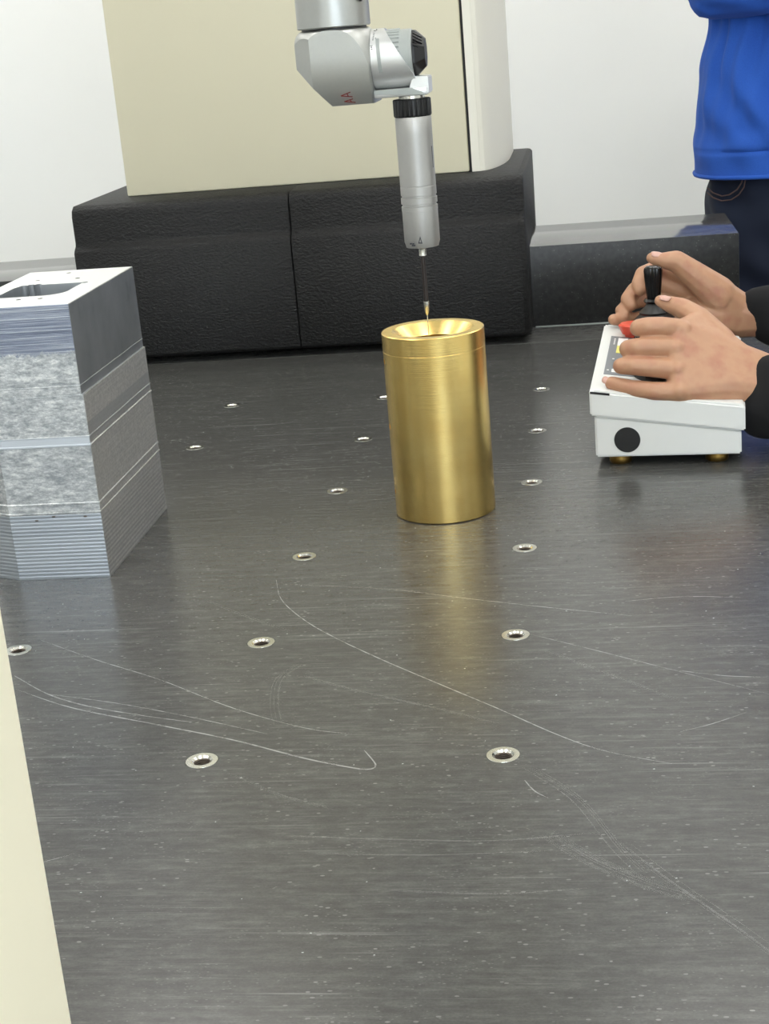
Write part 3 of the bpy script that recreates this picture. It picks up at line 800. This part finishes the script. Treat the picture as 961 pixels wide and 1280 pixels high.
pend(wedge(.0008, .0205, -.0003, .0010, lambda x, y: zl(x, y) - .0036, lambda x, y: zl(x, y) - .0014, .0002), 'edge_slot', M['black_gap'])
pend(MB().lathe([(0, -.0016), (.0130, -.0016), (.0133, -.0010), (.0133, .0045), (0, .0045)], 48, (.0365, .0036, .0285), 'Y'), 'round_plug', M['black_gap'])
for x, y in ((.028, .022), (.126, .022), (.028, .228), (.126, .228)):
    pend(MB().lathe([(0, 0), (.0105, 0), (.0118, .002), (.0118, .0065), (.0100, .0105), (0, .0105)], 32, (x, y, 0)), 'foot', M['brass_foot_shaded'])
def onlid(mb, x0, x1, y0, y1, h, bev=.0): return wedge(x0, x1, y0, y1, lambda x, y: zl(x, y) - .0004, lambda x, y: zl(x, y) + h, bev or .00015)
pend(onlid(0, .0110, .0980, .0580, .2000, .0005), 'keypad_label', M['panel_grey'])
pend(onlid(0, .0195, .0300, .163, .193, .0009), 'white_key', M['label_white'])
pend(onlid(0, .0195, .0330, .136, .163, .0009), 'yellow_key', M['yellow'])
pend(onlid(0, .0185, .0330, .066, .077, .0009), 'white_symbol', M['label_white'])
mkk = MB()
for k in range(5): mkk.join(onlid(0, .0150, .0168, .168 + k * .005, .1705 + k * .005, .0007).bm)
for x, y in ((.0135, .071), (.0170, .1120)): mkk.join(onlid(0, x, x + .0022, y, y + .003, .0007).bm)
stuff(pend(mkk, 'small_print', M['label_white']))
def tilt(x, y, z0=0): return (x, y, zl(x, y) + z0)
# emergency stop
pend(MB().lathe([(0, 0), (.0075, 0), (.0075, .003), (.0105, .004), (.0140, .0125), (.0145, .0138), (.0120, .0158), (0, .0165)], 40, tilt(.0335, .206), rfun=lambda a, t: 1 + (.03 * sin(a * 10) if t > .009 and t < .0235 else 0)), 'stop_button', M['red_plastic'])
# knobs under the fingers
for x, y in ((.061, .150), (.064, .066)):
    pend(MB().lathe([(0, 0), (.0225, 0), (.0225, .008), (.0205, .012), (.0205, .030), (.018, .034), (0, .035)], 32, tilt(x, y)), 'control_knob', M['gloss_black'])
# joystick
JX, JY = .0590, .218
js = pend(MB().lathe([(0, 0), (.0290, 0), (.0295, .003), (.0255, .0080), (.0270, .0115), (.0215, .0170), (.0225, .0200), (.0165, .0255), (.0170, .0280), (.0105, .0340), (.0080, .039), (0, .039)], 48, tilt(JX, JY)), 'joystick_boot', M['black_plastic'])
def flut(a, t): return 1 + .035 * sin(a * 12)
pend(MB().lathe([(0, .0385), (.0105, .0385), (.0118, .0405), (.0100, .0430), (0, .0430)], 32, tilt(JX, JY)), 'joystick_collar', M['gloss_black'], js)
pend(MB().lathe([(0, .0420), (.0070, .0420), (.0077, .046), (.0098, .068), (.0102, .0745), (.0096, .0775), (.0070, .0795), (0, .0802)], 96, tilt(JX, JY), rfun=flut), 'joystick_grip', M['gloss_black'], js)
pend(MB().lathe([(0, 0), (.0125, 0), (.0130, .003), (.0100, .0065), (0, .0075)], 32, tilt(.076, .190, .018)), 'joystick_button', M['gloss_black'], js)
pend(MB().lathe([(0, 0), (.0090, 0), (.0080, .0195), (0, .0195)], 24, tilt(.076, .190)), 'button_post', M['black_plastic'], js)

# ------------------------------------------------------------------ people
def head(mb_only, c, face, s=1.0):
    """head fused mesh; face = direction of the nose (unit, horizontal)"""
    f = Vector(face).normalized(); sd = Vector((0, 0, 1)).cross(f); c = Vector(c); up = Vector((0, 0, 1))
    m = MB()
    m.ball(c + up * .02 * s, .095 * s, 3, (.86, .86, 1.0)); m.ball(c + f * .02 * s - up * .045 * s, .062 * s, 3)
    m.chain([(c - up * .05 * s - f * .01, .058 * s), (c - up * .17 * s - f * .025, .060 * s)])
    m.chain([(c + f * .085 * s + up * .012 * s, .009 * s), (c + f * .102 * s - up * .022 * s, .013 * s)])
    m.chain([(c + f * .078 * s - up * .055 * s - sd * .015 * s, .008 * s), (c + f * .078 * s - up * .055 * s + sd * .015 * s, .008 * s)])
    for k in (-1, 1):
        m.ball(c + sd * k * .080 * s - up * .01 * s, .028 * s, 2, (.5, .5, 1.0))
        m.ball(c + f * .072 * s + sd * k * .030 * s + up * .026 * s, .015 * s, 2)
    return m

def skin_finger(mb, pts):
    mb.chain([(Vector(p), r) for p, r in pts])

def nail(p, d, nrm, L, Wd, parent):
    """small curved plate; p centre, d along the finger, nrm outward"""
    d = Vector(d).normalized(); nrm = (Vector(nrm) - d * Vector(nrm).dot(d)).normalized(); s = d.cross(nrm)
    n = bmesh.new(); rows = []
    for i in range(6):
        u = i / 5 * 2 - 1; row = []
        for j in range(7):
            v = j / 6 * 2 - 1
            w = Wd / 2 * (1 - .25 * max(0, abs(u)) ** 4)
            row.append(n.verts.new(Vector(p) + d * u * L / 2 * (1 - .15 * v * v) + s * v * w + nrm * (.0006 - .30 * Wd / 2 * v * v * 1.0)))
        rows.append(row)
    for A, B in zip(rows, rows[1:]):
        for j in range(6): n.faces.new((A[j], A[j + 1], B[j + 1], B[j]))
    m = MB(); m.join(n)
    me = evaluated(m.mesh('fingernail'), [('SOLIDIFY', dict(thickness=.0005, offset=-1))])
    for q in me.polygons: q.use_smooth = True
    return link('fingernail', me, M['nail'], parent)

# ---- operator: seated to the right, forearms reaching onto the box
op = thing('person', 'seated person in a black jacket whose two hands rest on the white control box', 'person', (.78, .76, FLOOR))
MMP = .00083   # metres per pixel near y .69
def hp(u, v, Y, rpx): return (at(u, v, Y), rpx * (Y + .893) / 1916 * 1.03)
lh = MB()
# left hand (near): fingers
F = {
 'index':  [(852, 411, .676, 12.5), (828, 408.5, .670, 12.6), (808, 408.5, .668, 12.2), (798, 410, .670, 11.4)],
 'middle': [(846, 435, .664, 13), (815, 434, .658, 12.6), (795, 434.5, .657, 12.2), (785, 436, .660, 11.6)],
 'ring':   [(846, 462, .652, 13.5), (813, 459, .648, 12.4), (790, 457.5, .648, 11.6), (776, 457.5, .651, 10.6)],
 'pinky':  [(848, 490, .640, 13), (817, 489, .640, 12.0), (790, 485.5, .645, 11.0), (764.5, 479, .652, 9.0)],
}
for k_, v_ in F.items(): skin_finger(lh, [hp(*q) for q in v_])
# thumb
skin_finger(lh, [hp(902, 426, .690, 17), hp(874, 399, .703, 15.0), hp(852, 385.0, .716, 12.8), hp(838, 381, .723, 10.4), hp(825, 376, .728, 7.4)])
wt, wb = hp(923, 449, .680, 20), hp(913, 483, .660, 24)
mc = [hp(*F[k][0][:3], F[k][0][3] * .98) for k in ('index', 'middle', 'ring', 'pinky')]
for a_, b_ in zip(mc, mc[1:]): lh.hull([a_, b_, wt, wb])
lh.hull([hp(897, 425, .690, 17), mc[0], wt]); lh.hull([hp(874, 401, .700, 13), mc[0], hp(902, 430, .688, 17)])
lh.hull([hp(866, 490, .645, 15), wb, mc[3]])
lh.hull([wt, wb, hp(962, 466, .685, 22), hp(955, 488, .668, 23)])
lh.hull([hp(962, 466, .685, 22), hp(955, 488, .668, 23), hp(1040, 480, .68, 33)])
# knuckles, mostly sunk into the back of the hand
for u, v, Y, r_ in ((846, 436, .6600, 12), (846, 462, .6480, 12), (854, 412, .6720, 11.5), (849, 489, .637, 11.5)):
    lh.ball(*hp(u, v, Y, r_), 2)
lhm = fuse(lh, 'left_hand', .0012, 16, .5)
lho = link('hand', lhm, M['skin'], op); lho['label'] = 'nearer hand with fingers stretched over the keypad'
rh = MB()
RF = {
 'index':  [(862, 349, .905, 12), (826, 333, .915, 10), (803, 342, .902, 9.2), (797.5, 355, .890, 8.6), (800, 364, .881, 6.6)],
 'middle': [(862, 366, .907, 12), (815, 352, .915, 10), (793, 362, .900, 9.4), (784.5, 374, .886, 9.2), (789, 382, .878, 7.2)],
 'ring':   [(862, 383, .907, 12), (812, 372, .912, 9.6), (786, 380, .897, 8.6), (776.5, 388.5, .884, 8.2), (781, 395, .877, 6.6)],
 'pinky':  [(862, 398, .905, 11), (815, 394, .902, 9), (793, 398, .887, 7.6), (776, 400, .878, 7.4), (767, 399.5, .873, 7.4)],
}
for k_, v_ in RF.items(): skin_finger(rh, [hp(*q) for q in v_])
skin_finger(rh, [hp(898, 368, .885, 22), hp(869, 345, .878, 17), hp(845, 326.5, .874, 13.2), hp(828, 325.5, .873, 9.6), hp(814.5, 322.5, .873, 7.0)])
wr = [hp(924, 386, .895, 20), hp(920, 402, .900, 20)]
rm = [hp(*RF[k][0][:3], 12) for k in ('index', 'middle', 'ring', 'pinky')]
for a_, b_ in zip(rm, rm[1:]): rh.hull([a_, b_] + wr)
rh.hull([hp(898, 368, .885, 20), rm[0]] + wr); rh.hull([hp(866, 346, .884, 13), rm[0], hp(898, 372, .888, 18)])
rh.hull([hp(885, 395, .885, 17), wr[1], wr[0], hp(865, 385, .892, 13)])
rh.hull(wr + [hp(962, 389, .90, 24), hp(958, 394, .90, 26)]); rh.hull([hp(960, 390, .90, 26), hp(1040, 395, .90, 34)])
rhm = fuse(rh, 'right_hand', .0013, 12, .5)
rho = link('hand', rhm, M['skin'], op); rho['label'] = 'farther hand gripping the joystick with its thumb on top'
V = Vector
def nl(ho, u, v, Y, u2, v2, Y2, L, Wd, nrm, push):
    a_ = at(u, v, Y); b_ = at(u2, v2, Y2); nrm = V(nrm).normalized()
    nail(a_ + nrm * push, b_ - a_, nrm, L, Wd, ho)
nl(lho, 832, 378, .722, 822, 375.5, .727, .0125, .0085, (-.1, -.45, .9), .0062)
nl(rho, 821.5, 322.5, .873, 812, 321.5, .873, .0125, .0095, (-.15, -.5, .85), .0064)
nl(lho, 762, 478, .652, 757.5, 476, .653, .0085, .0075, (-.75, -.35, .6), .0050)
# jacket (sleeves, torso) fused in one garment
jk = MB()
def hpv(u, v, Y, r): return (at(u, v, Y), r)
l0 = at(952, 500, .695); l1 = at(1010, 502, .69)
r0 = at(968, 392, .902); r1 = at(1030, 396, .905)
elL, elR = V((.50, .60, .055)), V((.52, .97, .075))
shL, shR = V((.74, .60, .36)), V((.74, .96, .36))
jk.hull([(at(964, 477, .672), .028), (at(962, 507, .665), .034), (at(1000, 500, .67), .042)])
jk.chain([(at(1000, 500, .67), .046), (elL, .055), (shL, .075)])
jk.hull([(at(951, 383, .895), .0255), (at(962, 402, .895), .0275), (at(1000, 396, .905), .038)])
jk.chain([(at(1000, 396, .905), .042), (elR, .052), (shR, .075)])
jk.hull([(shL, .085), (shR, .085), (V((.80, .70, -.15)), .12), (V((.80, .86, -.15)), .12)])
jk.hull([(V((.74, .72, .43)), .05), (V((.74, .84, .43)), .05), (shL, .06), (shR, .06)])
jm = fuse(jk, 'jacket', .005, 3)
nrm_ = [v.normal.copy() for v in jm.vertices]
for v, nv in zip(jm.vertices, nrm_):
    q = v.co; d = noise.noise(V((q.x * 22, q.y * 22, q.z * 22))) * .005 + noise.noise(V((q.x * 60, q.y * 25, q.z * 25))) * .0022
    v.co = q + nv * d
link('jacket', jm, M['blackcloth'], op)
hd = head(None, (.70, .78, .62), (-1, 0, -.0))
link('head', fuse(hd, 'head', .005, 3), M['skin'], op)
hr = MB().ball((.715, .78, .655), .108, 3, (.9, .86, .95)); bmesh.ops.bisect_plane(hr.bm, geom=hr.bm.verts[:] + hr.bm.edges[:] + hr.bm.faces[:], plane_co=(.66, .78, .66), plane_no=V((-.7, 0, -.55)).normalized(), clear_outer=True)
hr.build('hair', M['hair'], op)
tr = MB().hull([(V((.80, .70, -.28)), .11), (V((.80, .86, -.28)), .11)])
tr.chain([(V((.80, .69, -.30)), .095), (V((.62, .66, -.32)), .075), (V((.60, .66, -.72)), .052)])
tr.chain([(V((.80, .87, -.30)), .095), (V((.62, .90, -.32)), .075), (V((.60, .90, -.72)), .052)])
link('trousers', fuse(tr, 'trousers', .008, 4), M['trouser'], op)
for y in (.66, .90):
    s = MB().hull([(V((.62, y, -.755)), .044), (V((.47, y, -.765)), .034)]); s.build('shoe', M['black_plastic'], op)
stl = thing('stool', 'black round stool under the seated person in the black jacket', 'stool', (.82, .78, FLOOR))
MB().lathe([(0, -.43), (.17, -.43), (.18, -.42), (.18, -.40), (.165, -.385), (0, -.385)], 40, (.82, .78, 0)).build('seat', M['black_plastic'], stl)
MB().lathe([(0, FLOOR), (.19, FLOOR), (.19, FLOOR + .02), (.03, FLOOR + .04), (.025, -.43), (0, -.43)], 32, (.82, .78, 0)).build('pedestal', M['steel'], stl)

# ---- standing person in the blue sweatshirt behind the rail
bp = thing('person', 'standing person in a blue sweatshirt with folded arms and dark jeans behind the beam', 'person', (.44, 1.86, FLOOR))
BX, BY = .445, 1.82
def loft(zs, fn, seg=120):
    n = bmesh.new(); rings = []
    for z in zs:
        rings.append([n.verts.new(fn(2 * pi * k / seg, z)) for k in range(seg)])
    for A, B in zip(rings, rings[1:]):
        for k in range(seg): n.faces.new((A[k], A[(k + 1) % seg], B[(k + 1) % seg], B[k]))
    n.faces.new(rings[0][::-1]); n.faces.new(rings[-1]); bmesh.ops.recalc_face_normals(n, faces=n.faces[:]); m = MB(); m.join(n); return m
def interp(t, P):
    for (a_, x), (b_, y) in zip(P, P[1:]):
        if t <= b_: u = max(0, (t - a_) / (b_ - a_)); u = u * u * (3 - 2 * u); return x + (y - x) * u
    return P[-1][1]
def torso(a, z):
    hw = interp(z, [(.145, .196), (.18, .1945), (.25, .191), (.33, .183), (.41, .166), (.50, .17), (.60, .185)])
    dp = interp(z, [(.145, .128), (.25, .125), (.41, .105), (.60, .11)])
    s_, c_ = sin(a), cos(a); ex = .8
    x = math.copysign(abs(c_) ** ex, c_); y = math.copysign(abs(s_) ** ex, s_)
    # folds: hanging from the arms, and a soft roll above the hem
    fz = max(0, min(1, (z - .20) / .16))
    ang = a * 1.0
    fr_ = max(0, -s_) ** .7
    fold = (.0065 * sin(a * 15 + z * 14 + 1.5 * sin(a * 4)) + .004 * sin(a * 27 - z * 20)) * (.10 + .90 * fz) * (.15 + .85 * fr_)
    roll = .004 * math.exp(-((z - .215 - .012 * sin(a * 3)) / .020) ** 2) - .004 * math.exp(-((z - .206) / .003) ** 2) * fr_
    diag = .006 * sin((x * .9 + z * 3.2) * 20) * math.exp(-((z - .26) / .06) ** 2) * fr_
    f = fold + roll + diag
    return (BX + x * (hw + f), BY + y * (dp + f), z)
zs = [.1625, .1635, .166] + [.170 + k * .004 for k in range(108)]
ts = loft(zs, torso, 200)
ts.build('sweatshirt', M['blue'], bp, ang=60)
MB().tube([torso(2 * pi * k / 120, .1650) for k in range(121)], .0035, 8).build('sweatshirt_hem', M['blue'], bp)
arm = MB()
eL, eR = V((BX - .165, BY - .085, .458)), V((BX + .165, BY - .085, .458))
arm.chain([(V((BX - .185, BY, .62)), .065), (V((BX - .190, BY - .045, .54)), .056), (eL, .046), (V((BX + .05, BY - .150, .475)), .042), (V((BX + .13, BY - .13, .50)), .036)])
arm.chain([(V((BX + .185, BY, .62)), .065), (V((BX + .190, BY - .045, .54)), .056), (eR, .046), (V((BX - .04, BY - .175, .492)), .042), (V((BX - .12, BY - .15, .52)), .036)])
arm.hull([(V((BX - .15, BY, .59)), .07), (V((BX + .15, BY, .59)), .07), (V((BX - .06, BY, .66)), .05), (V((BX + .06, BY, .66)), .05)])
am_ = fuse(arm, 'sleeves', .004, 5)
nrm_ = [v.normal.copy() for v in am_.vertices]
for v, nv in zip(am_.vertices, nrm_):
    q = v.co; d = .005 * sin(q.x * 55 + q.z * 80 + 3 * noise.noise(q * 9)) * noise.noise(q * 8) * 2 + noise.noise(q * 30) * .003
    v.co = q + nv * d
link('sleeves', am_, M['blue'], bp)
link('head', fuse(head(None, (BX, BY - .02, .83), (0, -1, 0)), 'head', .005, 3), M['skin'], bp)
hr = MB().ball((BX, BY - .005, .865), .108, 3, (.86, .9, .95)); bmesh.ops.bisect_plane(hr.bm, geom=hr.bm.verts[:] + hr.bm.edges[:] + hr.bm.faces[:], plane_co=(BX, BY - .06, .87), plane_no=V((0, -.7, -.55)).normalized(), clear_outer=True)
hr.build('hair', M['hair'], bp)
for sx in (-1, 1):
    hb = MB(); c0 = V((BX + sx * .135, BY - .145, .50))
    hb.hull([(c0, .022), (c0 + V((sx * .04, .01, .02)), .020), (c0 + V((sx * .03, .01, -.015)), .018)])
    for j in range(4):
        b0 = c0 + V((sx * .04, .01, .024 - j * .016)); hb.chain([(b0, .010), (b0 + V((sx * .03, .02, .004)), .009), (b0 + V((sx * .045, .045, .004)), .0075)])
    hb.chain([(c0 + V((0, 0, .02)), .011), (c0 + V((sx * .02, -.005, .05)), .010), (c0 + V((sx * .035, 0, .065)), .0085)])
    link('hand', fuse(hb, 'hand', .002, 4), M['skin'], bp)
def jeans_hip(a, z):
    hw = interp(z, [(-.12, .182), (0, .180), (.10, .178), (.17, .172)]); dp = .112
    c_, s_ = cos(a), sin(a); f = .003 * sin(a * 9 + z * 60) + .002 * sin(z * 90 + a * 3)
    return (BX + math.copysign(abs(c_) ** .8, c_) * (hw + f), BY + math.copysign(abs(s_) ** .8, s_) * (dp + f), z)
jn = loft([-.14 + k * .008 for k in range(41)], jeans_hip, 120)
jj = MB(); jj.join(jn.bm)
for sx in (-1, 1):
    jj.chain([(V((BX + sx * .088, BY, -.12)), .092), (V((BX + sx * .095, BY - .01, -.40)), .066), (V((BX + sx * .10, BY, -.74)), .052)])
link('jeans', fuse(jj, 'jeans', .005, 3), M['denim'], bp)
# pocket seams
def front(x, z):
    xx = min(1, abs(x - BX) / .180); y = (1 - xx ** 2.5) ** .4 if xx < 1 else 0
    return V((x, BY - .119 * y - .0015, z))
for dv in (0, -6):
    pts = []
    for u, v in ((887, 245.5), (893, 250), (903, 252.5), (914, 250), (923, 243), (929, 233), (931, 222)):
        p0 = at(u + (dv * .4 if u > 910 else 0), v + dv, BY - .09); pts.append(front(p0.x, p0.z))
    MB().tube([V((q[0], q[1], q[2])) for q in pts], .0011, 6).build('pocket_seam', M['stitch'], bp)
for sx in (-1, 1):
    MB().hull([(V((BX + sx * .10, BY + .03, -.752)), .046), (V((BX + sx * .11, BY - .16, -.764)), .036)]).build('shoe', M['black_plastic'], bp)
